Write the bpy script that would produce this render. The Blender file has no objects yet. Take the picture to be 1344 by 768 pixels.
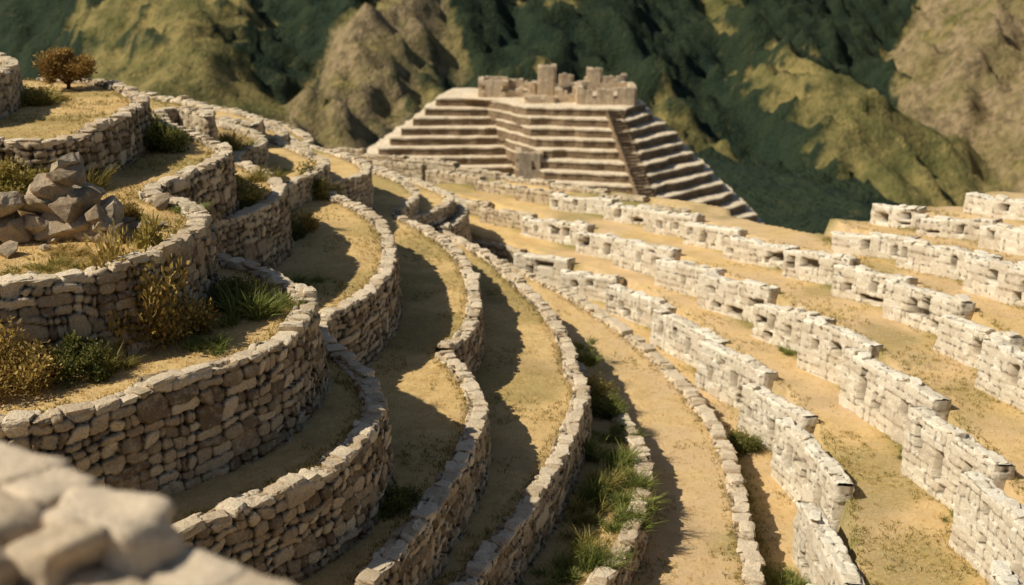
import bpy, bmesh, math, random, time
import numpy as np
from mathutils import Vector, Matrix
T0=time.time()
random.seed(7); RNG=np.random.default_rng(7)
scene=bpy.context.scene
col=scene.collection

# ------------------------------------------------------------------ camera
PITCH=math.radians(17.0); FP=1493.0
cp,sp=math.cos(PITCH),math.sin(PITCH)
cam_d=bpy.data.cameras.new("camera"); cam=bpy.data.objects.new("camera",cam_d); col.objects.link(cam)
cam.location=(0,0,0); cam.rotation_euler=(math.pi/2-PITCH,0,0)
cam_d.lens=40; cam_d.sensor_width=36; cam_d.clip_start=0.1; cam_d.clip_end=5000
cam_d.dof.use_dof=True; cam_d.dof.focus_distance=20.0; cam_d.dof.aperture_fstop=0.68
scene.camera=cam
scene.view_settings.view_transform='Standard'; scene.view_settings.look='None'; scene.view_settings.exposure=0

def G(px,py,z):
    """survey helper: plan position of a point seen on the level z"""
    u=(px-672)/FP; v=-(py-384)/FP
    dx,dy,dz=u,cp+v*sp,-sp+v*cp
    k=z/dz
    return (dx*k,dy*k)

# ------------------------------------------------------------------ noise
def hsh(ix,iy,seed):
    ix=np.asarray(ix).astype(np.int64); iy=np.asarray(iy).astype(np.int64)
    n=(ix*374761393+iy*668265263+seed*144269504)&0xFFFFFFFF
    n=((n^(n>>13))*1274126177)&0xFFFFFFFF
    n=n^(n>>16)
    return (n&0xFFFFFF)/float(0x1000000)
def vn(x,y,seed=0):
    x=np.asarray(x,float); y=np.asarray(y,float)
    x0=np.floor(x); y0=np.floor(y); fx=x-x0; fy=y-y0
    fx=fx*fx*(3-2*fx); fy=fy*fy*(3-2*fy)
    a=hsh(x0,y0,seed); b=hsh(x0+1,y0,seed); c=hsh(x0,y0+1,seed); d=hsh(x0+1,y0+1,seed)
    return (a*(1-fx)+b*fx)*(1-fy)+(c*(1-fx)+d*fx)*fy
def fbm(x,y,seed=0,o=4):
    r=0;a=.5;t=0
    for i in range(o):
        r=r+a*vn(x*2**i+i*17.3,y*2**i-i*9.1,seed+i); t+=a; a*=.5
    return r/t
def sstep(a,b,x):
    t=np.clip((x-a)/(b-a),0,1); return t*t*(3-2*t)

# ------------------------------------------------------------------ mesh helper
def mesh_from(name,V,F,attr=None,attr_name="stone",smooth=True):
    V=np.asarray(V,np.float32); F=np.asarray(F,np.int32); k=F.shape[1]
    me=bpy.data.meshes.new(name)
    me.vertices.add(len(V)); me.vertices.foreach_set("co",V.ravel())
    me.loops.add(F.size); me.loops.foreach_set("vertex_index",F.ravel())
    me.polygons.add(len(F)); me.polygons.foreach_set("loop_start",np.arange(0,F.size,k,dtype=np.int32))
    try: me.polygons.foreach_set("loop_total",np.full(len(F),k,np.int32))
    except Exception: pass
    sm=np.full(len(F),smooth,bool) if isinstance(smooth,bool) else smooth
    me.polygons.foreach_set("use_smooth",sm)
    if attr is not None:
        a=me.color_attributes.new(attr_name,'FLOAT_COLOR','POINT')
        a.data.foreach_set("color",np.asarray(attr,np.float32).ravel())
    me.update(calc_edges=True); me.validate()
    return me
def add(name,me,mat=None,parent=None,**props):
    ob=bpy.data.objects.new(name,me)
    if mat is not None and me is not None and len(me.materials)==0: me.materials.append(mat)
    col.objects.link(ob)
    if parent is not None: ob.parent=parent
    for k,v in props.items(): ob[k]=v
    return ob
class MB:
    def __init__(s): s.V=[];s.F=[];s.A=[];s.S=[];s.n=0
    def put(s,V,F,A,smooth=True):
        s.V.append(V); s.F.append(F+s.n); s.A.append(A); s.S.append(np.full(len(F),smooth,bool)); s.n+=len(V)
    def mesh(s,name,an="stone"):
        return mesh_from(name,np.concatenate(s.V),np.concatenate(s.F),np.concatenate(s.A),an,np.concatenate(s.S))

# ------------------------------------------------------------------ materials
def new_mat(name):
    m=bpy.data.materials.new(name); m.use_nodes=True
    nt=m.node_tree; b=nt.nodes["Principled BSDF"]; b.inputs["Roughness"].default_value=.92
    try: b.inputs["Specular IOR Level"].default_value=.15
    except Exception: pass
    return m,nt,b
def nd(nt,t,**k):
    n=nt.nodes.new(t)
    for a,v in k.items(): setattr(n,a,v)
    return n
def noise(nt,scale,detail=4,rough=.6,vec=None):
    n=nd(nt,"ShaderNodeTexNoise"); n.inputs["Scale"].default_value=scale; n.inputs["Detail"].default_value=detail; n.inputs["Roughness"].default_value=rough
    if vec is None:
        tc=nt.nodes.get("TC") or nd(nt,"ShaderNodeTexCoord",name="TC"); vec=tc.outputs["Object"]
    nt.links.new(vec,n.inputs["Vector"]); return n.outputs["Fac"]
def rng(nt,x,a,b,c=0,d=1):
    n=nd(nt,"ShaderNodeMapRange"); n.interpolation_type='SMOOTHSTEP'
    n.inputs[1].default_value=a; n.inputs[2].default_value=b; n.inputs[3].default_value=c; n.inputs[4].default_value=d
    nt.links.new(x,n.inputs[0]); return n.outputs[0]
def mixc(nt,f,a,b,mode='MIX'):
    n=nd(nt,"ShaderNodeMix",data_type='RGBA',blend_type=mode)
    for s,v in ((n.inputs[0],f),(n.inputs[6],a),(n.inputs[7],b)):
        if isinstance(v,(int,float)): s.default_value=v
        elif isinstance(v,tuple): s.default_value=(*v,1)
        else: nt.links.new(v,s)
    return n.outputs[2]
def math_(nt,op,a,b):
    n=nd(nt,"ShaderNodeMath",operation=op)
    for s,v in ((n.inputs[0],a),(n.inputs[1],b)):
        if isinstance(v,(int,float)): s.default_value=v
        else: nt.links.new(v,s)
    return n.outputs[0]
def attr(nt,name):
    a=nd(nt,"ShaderNodeAttribute",attribute_name=name); s=nd(nt,"ShaderNodeSeparateColor")
    nt.links.new(a.outputs["Color"],s.inputs[0]); return s.outputs
def bump(nt,b,h,strength,dist):
    n=nd(nt,"ShaderNodeBump"); n.inputs["Strength"].default_value=strength; n.inputs["Distance"].default_value=dist
    nt.links.new(h,n.inputs["Height"]); nt.links.new(n.outputs[0],b.inputs["Normal"])

def stone_mat(name,dark,mid,light,gap,lichen,moss=(.12,.11,.035)):
    m,nt,b=new_mat(name); a=attr(nt,"stone")
    c=mixc(nt,rng(nt,a[0],.05,.5),dark,mid); c=mixc(nt,rng(nt,a[0],.5,.95),c,light)
    n1=noise(nt,7,5,.7); c=mixc(nt,rng(nt,n1,.45,.7,0,.55),c,lichen)
    n2=noise(nt,30,5,.75); c=mixc(nt,rng(nt,n2,.45,.72,.0,.7),c,(dark[0]*.55,dark[1]*.52,dark[2]*.5))
    n3=noise(nt,1.1,4,.6); c=mixc(nt,rng(nt,n3,.56,.72,0,.35),c,moss)
    c=mixc(nt,a[1],gap,c)
    nt.links.new(c,b.inputs["Base Color"])
    bump(nt,b,math_(nt,'ADD',math_(nt,'MULTIPLY',n2,.7),n1),1.0,.035)
    return m
M_WALL=stone_mat("warm_stone",(.22,.15,.085),(.50,.375,.235),(.78,.64,.45),(.03,.02,.01),(.67,.56,.40))
M_PALE=stone_mat("pale_stone",(.58,.48,.345),(.76,.665,.505),(.88,.80,.64),(.08,.055,.03),(.83,.745,.59),moss=(.53,.43,.27))
M_TAN=stone_mat("tan_stone",(.40,.30,.185),(.58,.46,.30),(.72,.60,.42),(.08,.055,.03),(.66,.55,.38))
M_ROCK=stone_mat("boulder_stone",(.27,.195,.12),(.41,.31,.20),(.54,.43,.29),(.10,.08,.05),(.57,.47,.33))
M_NEAR=stone_mat("near_stone",(.56,.42,.27),(.68,.53,.36),(.78,.63,.45),(.08,.06,.04),(.72,.59,.42),moss=(.45,.34,.2))

# ------------------------------------------------------------------ stones
def unit_stone(n,pw):
    vs={};V=[];F=[]
    def vid(p):
        k=tuple(round(c,4) for c in p)
        if k not in vs: vs[k]=len(V); V.append(p)
        return vs[k]
    g=[-1+2*i/n for i in range(n+1)]
    for ax in range(3):
        for sgn in (-1,1):
            for i in range(n):
                for j in range(n):
                    q=[]
                    for (a,b) in ((i,j),(i+1,j),(i+1,j+1),(i,j+1)):
                        p=[0,0,0]; p[ax]=sgn; p[(ax+1)%3]=g[a]; p[(ax+2)%3]=g[b]; q.append(vid(p))
                    F.append(q if sgn>0 else q[::-1])
    V=np.array(V,float)
    nrm=(np.abs(V)**pw).sum(1)**(1/pw); V=V/nrm[:,None]
    return V,np.array(F,np.int32)
US={3:unit_stone(3,9),4:unit_stone(4,8),8:unit_stone(8,8)}
def stone(mb,c,R,dim,n=4,tint=None,lump=.16,smooth=False):
    V,F=US[n]; k=random.random()*50
    d=1+lump*2*(vn(V[:,0]*1.3+k,V[:,1]*1.3+V[:,2]*1.7+k,3)-.5)+lump*.8*(vn(V[:,0]*3+k,V[:,2]*3+V[:,1]*2.2,5)-.5)
    W=V*d[:,None]
    W[:,0]+=W[:,2]*random.uniform(-.22,.22); W[:,2]*=1+W[:,0]*random.uniform(-.2,.2); W[:,1]*=1+W[:,0]*random.uniform(-.2,.2)
    W=W*np.array(dim)
    P=W@R+np.array(c)
    t=random.random() if tint is None else tint
    A=np.zeros((len(V),4)); A[:,0]=t; A[:,1]=1; A[:,2]=random.random(); A[:,3]=1
    mb.put(P,F,A,smooth)

def courses(s,t,sw,sh,seed,warp=1.):
    """irregular coursed masonry: blocks of two courses, split at random.  returns joint distance (m), ids, local uv"""
    s2=s+warp*(.13*(vn(s*2.0,t*2.6,seed+5)-.5)+.07*(vn(s*5.5,t*5.5,seed+15)-.5)+.025*(vn(s*14,t*14,seed+25)-.5))
    t2=t+warp*(.26*(vn(s*.7,t*.8+9,seed+6)-.5)+.12*(vn(s*2.4,t*2.4+9,seed+16)-.5)+.05*(vn(s*6,t*6,seed+17)-.5)+.02*(vn(s*14,t*14,seed+27)-.5))
    BH=2*sh; BW=1.9*sw
    J=np.floor(t2/BH); v=t2/BH-J
    u=s2/BW+7.3*hsh(J,J*0,seed+1); I=np.floor(u)
    jl=lambda I: I+.55*(hsh(I,J,seed+2)-.5)
    I=np.where(u<jl(I),I-1,np.where(u>jl(I+1),I+1,I)); l=jl(I); r=jl(I+1)
    w=(r-l)*BW; x=(u-l)/(r-l)
    whole=hsh(I,J,seed+3)<.13*warp+.03
    spv=.36+.28*hsh(I,J,seed+4)
    row=(v>spv)&~whole
    y0=np.where(row,spv,0.); y1=np.where(row|whole,1.,spv)
    hh=(y1-y0)*BH; y=(v-y0)/(y1-y0)
    p=hsh(I*2+row,J,seed+11); ns=np.where(whole,1+(p>.6),np.where(p<.18,1,np.where(p<.82,2,3)))
    xj=x*ns; c=np.clip(np.floor(xj),0,ns-1)
    cut=lambda c: c+np.where((c>0)&(c<ns),.5*(hsh(I*5+c,J*3+row,seed+12)-.5),0)
    c=np.where((c>0)&(xj<cut(c)),c-1,c); c=np.where((c<ns-1)&(xj>cut(c+1)),c+1,c)
    x0=cut(c)/ns; x1=cut(c+1)/ns
    fx=(x-x0)/np.maximum(x1-x0,1e-3); ww=(x1-x0)*w
    ex=np.minimum(fx,1-fx)*ww; ey=np.minimum(y,1-y)*hh
    k=34.
    e=-np.log(np.exp(-k*np.maximum(ex,0))+np.exp(-k*np.maximum(ey,0)))/k+.02
    kx=I*7+c; ky=J*3+row
    return np.clip(e,0,.2),hsh(kx,ky,seed+7),hsh(kx,ky,seed+8),hsh(kx,ky,seed+13),fx,y

# ------------------------------------------------------------------ curves
def catmull(P,k=12):
    P=np.array(P,float); n=len(P); out=[];idx=[]
    for i in range(n-1):
        p0=P[max(i-1,0)];p1=P[i];p2=P[i+1];p3=P[min(i+2,n-1)]
        idx.append(len(out))
        for t in np.linspace(0,1,k,endpoint=False):
            out.append(.5*((2*p1)+(-p0+p2)*t+(2*p0-5*p1+4*p2-p3)*t*t+(-p0+3*p1-3*p2+p3)*t**3))
    idx.append(len(out)); out.append(P[-1])
    return np.array(out),idx
def resample(P,step):
    d=np.r_[0,np.cumsum(np.hypot(*np.diff(P,axis=0).T))]
    n=max(int(d[-1]/step),4); s=np.linspace(0,d[-1],n+1)
    return np.c_[np.interp(s,d,P[:,0]),np.interp(s,d,P[:,1])],s
def frames(P,side):
    t=np.gradient(P,axis=0); k=3
    t/=np.maximum(np.hypot(t[:,0],t[:,1]),1e-9)[:,None]
    ker=np.ones(2*k+1)/(2*k+1)
    tp=np.pad(t,((k,k),(0,0)),mode='edge'); t=np.c_[np.convolve(tp[:,0],ker,'valid'),np.convolve(tp[:,1],ker,'valid')]
    t/=np.maximum(np.hypot(t[:,0],t[:,1]),1e-9)[:,None]
    out=np.c_[t[:,1],-t[:,0]]*side
    return t,out

def wall_mesh(name,C,side,zbf,ztf,lift=.03,res=.04,sw=.34,sh=.2,thick=.38,back=.35,seed=1,depth=.085,batter=.07,jw=.035,
              topvar=.06,cope=True,cope_dim=(.2,.17,.09),niche=False,twist=0.0,ends=False,cap_tint=(.55,1),miss=.06,step=0.,warp=1.,rough=1.,tilt=0.):
    P,s=resample(C,res); t,out=frames(P,side)
    L=s[-1]
    zb=zbf(P[:,1]); zt=ztf(P[:,1])+lift+tilt*(s/L-.5)
    tv=topvar*2*(vn(s*.9,s*0+seed,seed)-.5)+topvar*1.2*(vn(s*3.1,s*0+seed,seed+1)-.5)
    if step: tv=tv+step*(hsh(np.floor(s/.7),s*0+seed,seed+2)-.5)*2
    P=P+out*(twist*(s/L))[:,None]
    zb=zb[:,None]; ztop=(zt+tv)[:,None]; ztc=zt[:,None]
    Hm=float((zt-zb[:,0]).max())+.3
    nf=max(int(Hm/res),6); nt_=max(int(thick/res),3); nb=max(int(back/(res*1.6)),2)
    rows=[]
    for i in range(nf+1): rows.append((0,i/nf))
    for i in range(1,nt_+1): rows.append((1,i/nt_))
    for i in range(1,nb+1): rows.append((2,i/nb))
    kind=np.array([r[0] for r in rows]); f=np.array([r[1] for r in rows])
    K=len(rows); N=len(P)
    S=np.repeat(s[:,None],K,1); KK=np.repeat(kind[None],N,0); FF=np.repeat(f[None],N,0)
    Z=np.where(KK==0,(zb-.3)+FF*(ztop-zb+.3),np.where(KK==1,ztop,ztop-FF*back))
    OFF=np.where(KK==0,batter*(ztc-Z),np.where(KK==1,-FF*thick,-thick))
    TT=np.where(KK==0,Z-zb,np.where(KK==1,(ztc-zb)+FF*thick,(ztc-zb)+thick+FF*back))
    nO=np.where(KK==0,1.,np.where(KK==1,0.,-1.)); nZ=np.where(KK==0,.08,np.where(KK==1,1.,0.))
    edge=((KK==0)&(FF>1-1e-6)); nO=np.where(edge,.6,nO); nZ=np.where(edge,.7,nZ)
    e,ID,ID2,ID3,fx,fy=courses(S,TT+seed*3.7,sw,sh,seed,warp=warp)
    g=np.clip(e/jw,0,1); prof=1-(1-g)**2.0
    fine=fbm(S*8,TT*8+seed,seed+20,3)-.5
    D=prof*depth-depth*.7+(ID-.5)*.08*rough+((fx-.5)*(ID2-.5)+(fy-.5)*(ID3-.5))*.14*rough+fine*.06*rough+.04*rough*(fbm(S*.8,TT*.8,seed+30,2)-.5)
    gap=sstep(.25,.9,g)
    if niche:
        hh=ztc-zb
        rec=(ID<.06)&(KK==0)&(TT>.15)&(ztc-Z>.22)&(S>.2)&(S<L-.2)&(g>.5)
        D=np.where(rec,-.24,D); gap=np.where(rec,.25,gap)  # sunk stones take the dark joint colour as painted shade
        u=S/.98+seed*.37; ui=np.floor(u); uf=u-ui
        on=(hsh(ui,ui*0,seed+40)<.72)
        cx=.5+.34*(hsh(ui,ui*0+1,seed)-.5); wd=.08+.09*hsh(ui,ui*0+2,seed); zc=hh*(.52+.26*(hsh(ui,ui*0+3,seed)-.5)); zh=hh*(.11+.13*hsh(ui,ui*0+4,seed))
        nn=on&(np.abs(uf-cx)<wd)&(np.abs(TT-zc)<zh)&(KK==0)&(S>.2)&(S<L-.2)
        D=np.where(nn,-.38,D); gap=np.where(nn,.12,gap)  # niche shade painted in with the dark joint colour
    OFFd=OFF+D*nO; Zd=Z+D*nZ
    X=P[:,None,0]+out[:,None,0]*OFFd; Y=P[:,None,1]+out[:,None,1]*OFFd
    V=np.stack([X,Y,Zd],-1).reshape(-1,3)
    A=np.zeros((N*K,4)); A[:,0]=ID3.ravel()*.9; A[:,1]=gap.ravel(); A[:,2]=ID2.ravel(); A[:,3]=1
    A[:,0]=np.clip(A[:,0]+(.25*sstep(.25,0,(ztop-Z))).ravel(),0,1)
    i,j=np.meshgrid(np.arange(N-1),np.arange(K-1),indexing='ij'); a=(i*K+j).ravel()
    q=np.c_[a,a+K,a+K+1,a+1] if side>0 else np.c_[a,a+1,a+K+1,a+K]
    mb=MB(); mb.put(V,q.astype(np.int32),A)
    if ends:
        for i in (0,N-1):
            nw=6; fr=V.reshape(N,K,3)[i,:nf+1]; zz=fr[:,2]
            bx=P[i,0]-out[i,0]*thick; by=P[i,1]-out[i,1]*thick
            cols=[]
            for w_ in range(nw+1):
                f_=w_/nw; cols.append(np.c_[fr[:,0]*(1-f_)+bx*f_,fr[:,1]*(1-f_)+by*f_,zz])
            EV=np.concatenate(cols); sgn=-1 if i==0 else 1
            sv=np.repeat(np.linspace(0,thick,nw+1),nf+1); tt_=np.tile(zz-zb[i,0],nw+1)
            e_,i1,i2,i3,_,_=courses(sv+seed,tt_+seed*3.7,sw,sh,seed,warp=warp); g_=np.clip(e_/jw,0,1)
            dd_=(1-(1-g_)**2)*depth+(i1-.5)*.04; bd=(sv<1e-6)|(sv>thick-1e-6); dd_=np.where(bd,0,dd_)
            EV[:,0]+=t[i,0]*sgn*dd_; EV[:,1]+=t[i,1]*sgn*dd_
            EA=np.zeros((len(EV),4)); EA[:,0]=i3*.8; EA[:,1]=sstep(.25,.9,g_); EA[:,3]=1
            n1=nf+1; aa,bb=np.meshgrid(np.arange(nw),np.arange(nf),indexing='ij'); k_=(aa*n1+bb).ravel()
            mb.put(EV,np.c_[k_,k_+n1,k_+n1+1,k_+1].astype(np.int32),EA)
    if cope:
        x=.05
        while x<L-.1:
            ln=random.uniform(.5,1.5)*cope_dim[0]
            i=min(int((x+ln)/L*(N-1)),N-1)
            if random.random()>miss:
                hz=cope_dim[2]*random.uniform(.5,1.5); dp=cope_dim[1]*random.uniform(.75,1.2)
                R=np.array([[t[i,0],t[i,1],0],[out[i,0],out[i,1],0],[0,0,1]],float)
                a=random.uniform(-.25,.25); ca,sa=math.cos(a),math.sin(a)
                R=np.array([[ca,sa,0],[-sa,ca,0],[0,0,1]])@R
                a=random.uniform(-.15,.15); ca,sa=math.cos(a),math.sin(a)
                R=np.array([[ca,0,sa],[0,1,0],[-sa,0,ca]])@R
                o=out[i]*(-dp+(.04 if side>0 else -.03)+random.uniform(-.05,.03))
                stone(mb,(P[i,0]+o[0],P[i,1]+o[1],zt[i]+tv[i]+hz*.45),R,(ln*.97,dp,hz),4 if res<.06 else 3,random.uniform(*cap_tint),.2)
            x+=2*ln
    return mb.mesh(name)

# ------------------------------------------------------------------ levels and contours (left hill descends to the right)
LZ=dict(K=(-3.25,0),L0=(-4.2,0),L1=(-5.3,0),M4=(-6.05,0),L2=(-6.8,0),M1=(-7.7,0),L3=(-8.5,0),M2=(-9.3,0),L4=(-10.05,0),M3=(-10.6,0),L5=(-11.2,0),L6=(-12.3,0),L7=(-13.0,0),FL=(-13.7,0),
        F=(-12.35,.5),G=(-10.95,1.05),R3=(-9.95,1.35),R3b=(-9.5,1.55),R4=(-9.1,1.6),R5=(-8.4,1.7),R6=(-7.85,1.7))
def zf(name):
    z0,k=LZ[name]
    return lambda y: z0-k*np.clip(np.asarray(y,float)-30,0,30)/20
LV={k:v[0] for k,v in LZ.items()}
def GL(px,py,name):
    f=zf(name); z=LV[name]
    for _ in range(10): z=float(f(G(px,py,z)[1]))*.6+z*.4
    return G(px,py,z)
left=[
 ("K","L0",[[(-120,122),(-60,116),(-20,110),(8,98),(22,90),(18,81),(-10,76),(-60,72)]],[.07]),
 ("L0","L1",[[(-90,192),(0,191),(60,190),(120,177),(165,157),(192,139),(188,128),(165,117),(130,109),(60,104)]],[.045]),
 ("L1","L2",[[(-90,384),(0,377),(60,371),(120,362),(180,349),(225,329),(255,310),(273,290),(262,276),(240,266),(205,258)],
        [(205,258),(218,247),(260,229),(292,212),(302,202),(296,193),(270,182),(235,167),(215,150)],[(215,150),(235,145),(272,155),(280,148),(262,138),(200,127),(120,124)]],[.030,.05,.08]),
 ("L2","L3",[[(-90,574),(0,566),(60,560),(120,547),(180,528),(240,506),(300,487),(350,466),(390,438),(414,406),(405,386),(380,371),(340,354),(300,343),(278,335)],
        [(278,335),(285,301),(312,291),(345,276),(373,254),(366,236),(340,222),(312,210)],[(312,210),(322,200),(346,192),(340,178),(300,165),(285,158)],[(285,158),(330,165),(345,158),(320,148),(260,138),(200,134)]],[.025,.05,.07,.08]),
 ("M1","L3",[[(352,262),(392,240),(424,226),(430,214),(402,199),(365,184),(378,176),(350,165)]],[.065]),
 ("L3","L4",[[(-90,850),(60,800),(150,758),(200,724),(240,703),(290,684),(340,663),(400,638),(450,608),(486,575),(503,540),(493,505),(470,478),(440,455),(428,436)],
        [(428,436),(436,417),(458,409),(486,390),(509,365),(519,335),(513,308),(498,288),(470,270),(430,256),(408,246)],[(408,246),(440,243),(478,233),(484,219),(455,205),(410,192),(375,185)],[(375,185),(404,190),(408,180),(380,168),(330,156),(260,148)]],[.025,.04,.065,.08]),
 ("L4","L5",[[(250,1050),(380,930),(440,850),(490,775),(520,738),(560,690),(590,645),(620,595),(636,548),(630,512),(605,478),(592,462)],
        [(592,462),(612,447),(627,420),(629,385),(620,355),(600,328),(565,303),(528,283)],[(528,283),(540,270),(549,256),(535,240),(500,226),(440,205),(380,190)]],[.03,.05,.07]),
 ("M3","L5",[[(530,290),(565,281),(590,270),(592,258),(565,244),(520,229),(470,213)]],[.075]),
 ("L5","L6",[[(350,1100),(480,960),(560,860),(600,800),(640,742),(690,680),(735,612),(762,552),(772,512),(758,488)],
        [(758,488),(752,458),(735,425),(700,385),(660,350),(620,322),(585,303)],[(585,303),(605,292),(614,276),(600,260),(560,245),(500,228),(450,215)]],[.032,.055,.08]),
 ("L6","L7",[[(560,1120),(680,960),(740,860),(775,795),(805,755),(838,700),(852,650),(852,602),(830,562),(800,525),(780,505)],
        [(780,505),(762,482),(742,455),(715,424),(690,395),(660,368),(630,345)]],[.035,.06]),
 ("L7","FL",[[(900,1100),(975,960),(998,860),(1002,790),(997,740),(986,690),(973,630),(955,580),(930,540),(890,492)],
        [(890,492),(840,447),(790,412),(740,382),(690,357),(640,337),(600,318),(570,305)]],[.04,.065]),
]
right=[
 ("F","FL",[(1085,1000),(1100,880),(1098,800),(1092,750),(1085,700),(1065,642),(1030,590),(990,543),(940,497),(890,452),(835,414),(780,390),(715,366),(650,343),(590,322),(550,303),(505,288)],.045),
 ("G","F",[(1352,1000),(1356,880),(1342,800),(1322,748),(1292,700),(1260,655),(1218,605),(1180,567),(1120,507),(1070,471),(1020,439),(960,407),(890,374),(830,347),(750,320),(690,302),(630,283),(560,264),(500,252)],.045),
 ("R3","G",[(1500,680),(1420,580),(1344,522),(1290,477),(1210,422),(1130,388),(1060,362),(1000,345),(925,318),(825,290),(740,272),(670,255),(610,241),(550,229),(490,220)],.055),
 ("R3b","R3",[(900,282),(820,263),(740,247),(680,235),(620,223),(560,212),(500,203),(450,196)],.07),
 ("R4","R3",[(1500,468),(1420,426),(1344,398),(1260,364),(1190,344),(1120,328),(1095,318),(1080,306),(1100,290)],.065),
 ("R5","R4",[(1500,380),(1420,352),(1344,331),(1290,316),(1195,300),(1168,291),(1150,280),(1165,268)],.07),
 ("R6","R5",[(1500,318),(1420,303),(1344,289),(1300,280),(1280,270),(1290,255)],.07),
]
polys=[]; walls=[]
for nm,bn,secs,ress in left:
    pts=[];cuts=[0]
    for k,sc in enumerate(secs):
        pts+= sc if k==0 else sc[1:]
        cuts.append(len(pts)-1)
    W=[GL(px,py,nm) for px,py in pts]
    C,idx=catmull(W,10)
    poly=np.vstack([C,[[-70,C[-1,1]]],[[-70,C[0,1]]]])
    polys.append((zf(nm),poly,C))
    for k in range(len(secs)):
        walls.append((nm,bn,k,C[idx[cuts[k]]:idx[cuts[k+1]]+1],1,ress[k]))
for nm,bn,pts,res in right:
    W=[GL(px,py,bn) for px,py in pts]
    C,idx=catmull(W,10)
    poly=np.vstack([C,[[C[-1,0],90]],[[75,90]],[[75,C[0,1]]]])
    polys.append((zf(nm),poly,C))
    walls.append((nm,bn,0,C,-1,res))
ledge=np.array([(-8,-6),(-8,8.4),(-4.9,6.6),(-2.6,4.9),(-1.3,4.05),(-.2,3.5),(2.5,2.8),(5,-6)],float)
polys.append((lambda y: np.asarray(y)*0-3.9,ledge,ledge))

def inside(px,py,poly):
    r=np.zeros(px.shape,bool); x=poly[:,0];y=poly[:,1]; n=len(poly)
    for i in range(n):
        x1,y1,x2,y2=x[i],y[i],x[(i+1)%n],y[(i+1)%n]
        if y1==y2: continue
        c=((y1>py)!=(y2>py))&(px<(x2-x1)*(py-y1)/(y2-y1)+x1)
        r^=c
    return r
def dist_line(px,py,C,step=1):
    d=np.full(px.shape,99.)
    for i in range(0,len(C)-1):
        a=C[i];b=C[i+1]-a; L=b@b+1e-9
        t=np.clip(((px-a[0])*b[0]+(py-a[1])*b[1])/L,0,1)
        d=np.minimum(d,np.hypot(px-a[0]-t*b[0],py-a[1]-t*b[1]))
    return d
RX=np.array([-60,-20,-15,-11.5,-8,-3,2,9,12,16,60.]); RY=np.array([45,45,47,55,63,61.5,57.5,49,43,42,46.])
def ground(px,py,full=False):
    z=np.full(px.shape,LV["FL"]); foot=np.full(px.shape,9.); lip=np.full(px.shape,9.)
    for fz,poly,C in polys:
        zt=fz(py)
        Cc=C[::2] if len(C)>40 else C
        d=dist_line(px,py,Cc); ins=inside(px,py,poly)
        up=ins&(d>.2)
        hi=up&(zt>z)
        lip=np.where(hi,d,lip); foot=np.where(hi,9.,foot)
        foot=np.where((~ins)&(zt>z+.2),np.minimum(foot,d),foot)
        z=np.where(hi,zt,z)
    und=.10*(fbm(px*.45,py*.45,11,3)-.5)+.05*(fbm(px*2.2,py*2.2,14,3)-.5)
    z=z+und-.02+.07*sstep(.5,.1,foot)
    r=np.interp(px,RX,RY)+.8*(vn(px*.5,px*0,3)-.5)
    z=z-np.maximum(0,py-r)*1.1
    if full: return z,foot,lip
    return z

# ------------------------------------------------------------------ ground sheet
xs=np.r_[np.arange(-60,-22,1.2),np.arange(-22,20,.2),np.arange(20,62,1.2)]
ys=np.r_[np.arange(-8,11,.6),np.arange(11,36,.19),np.arange(36,68,.33),np.arange(68,90,1.5)]
X,Y=np.meshgrid(xs,ys,indexing='ij')
Z,foot,lip=ground(X,Y,True)
V=np.stack([X,Y,Z],-1).reshape(-1,3); K=len(ys)
i,j=np.meshgrid(np.arange(len(xs)-1),np.arange(K-1),indexing='ij'); a=(i*K+j).ravel()
A=np.zeros((len(V),4)); A[:,3]=1
patch=fbm(X*.35,Y*.35,50,3)
A[:,0]=np.clip(sstep(.75,.1,foot)*.8+.45*sstep(.5,.2,lip)*sstep(.4,.6,patch)+.5*sstep(.52,.70,patch),0,1).ravel()
A[:,1]=(fbm(X*1.1,Y*1.1,60,3)).ravel()
A[:,2]=np.clip(sstep(-1,5,X),0,1).ravel()
M_G,nt,b=new_mat("dry_grass_ground"); at=attr(nt,"ground")
n1=noise(nt,1.3,6,.65); n2=noise(nt,11,5,.75); n3=noise(nt,70,3,.8); n4=noise(nt,.35,4,.6); n5=noise(nt,3.5,5,.7)
c=mixc(nt,rng(nt,n1,.32,.68),(.60,.385,.145),(.84,.585,.255))
c=mixc(nt,rng(nt,n5,.48,.70,0,.5),c,(.46,.30,.115))
c=mixc(nt,rng(nt,n2,.46,.7,0,.45),c,(.42,.275,.11))
c=mixc(nt,rng(nt,n3,.35,.75,0,.5),c,(.88,.655,.325))
c=mixc(nt,math_(nt,'MULTIPLY',at[2],rng(nt,n4,.35,.6,0.15,.75)),c,(.72,.515,.30))
c=mixc(nt,rng(nt,n4,.52,.66,0,.45),c,(.50,.345,.18))
gm=math_(nt,'ADD',math_(nt,'MULTIPLY',at[0],.85),math_(nt,'MULTIPLY',rng(nt,n1,.52,.75),.25))
gm=math_(nt,'MULTIPLY',gm,rng(nt,n2,.25,.55,.3,1.2))
c=mixc(nt,gm,c,(.21,.19,.05))
sp_=noise(nt,24,2,.5); c=mixc(nt,rng(nt,sp_,.66,.74,0,.5),c,(.2,.135,.06))
nt.links.new(c,b.inputs["Base Color"]); bump(nt,b,math_(nt,'ADD',math_(nt,'MULTIPLY',n3,.6),n2),.9,.04)
me=mesh_from("ground",V,np.c_[a,a+K,a+K+1,a+1].astype(np.int32),A,"ground")
add("ground",me,M_G,kind="structure",label="terraced ground of dry golden grass and bare soil",category="ground")
print("ground",time.time()-T0)

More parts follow.
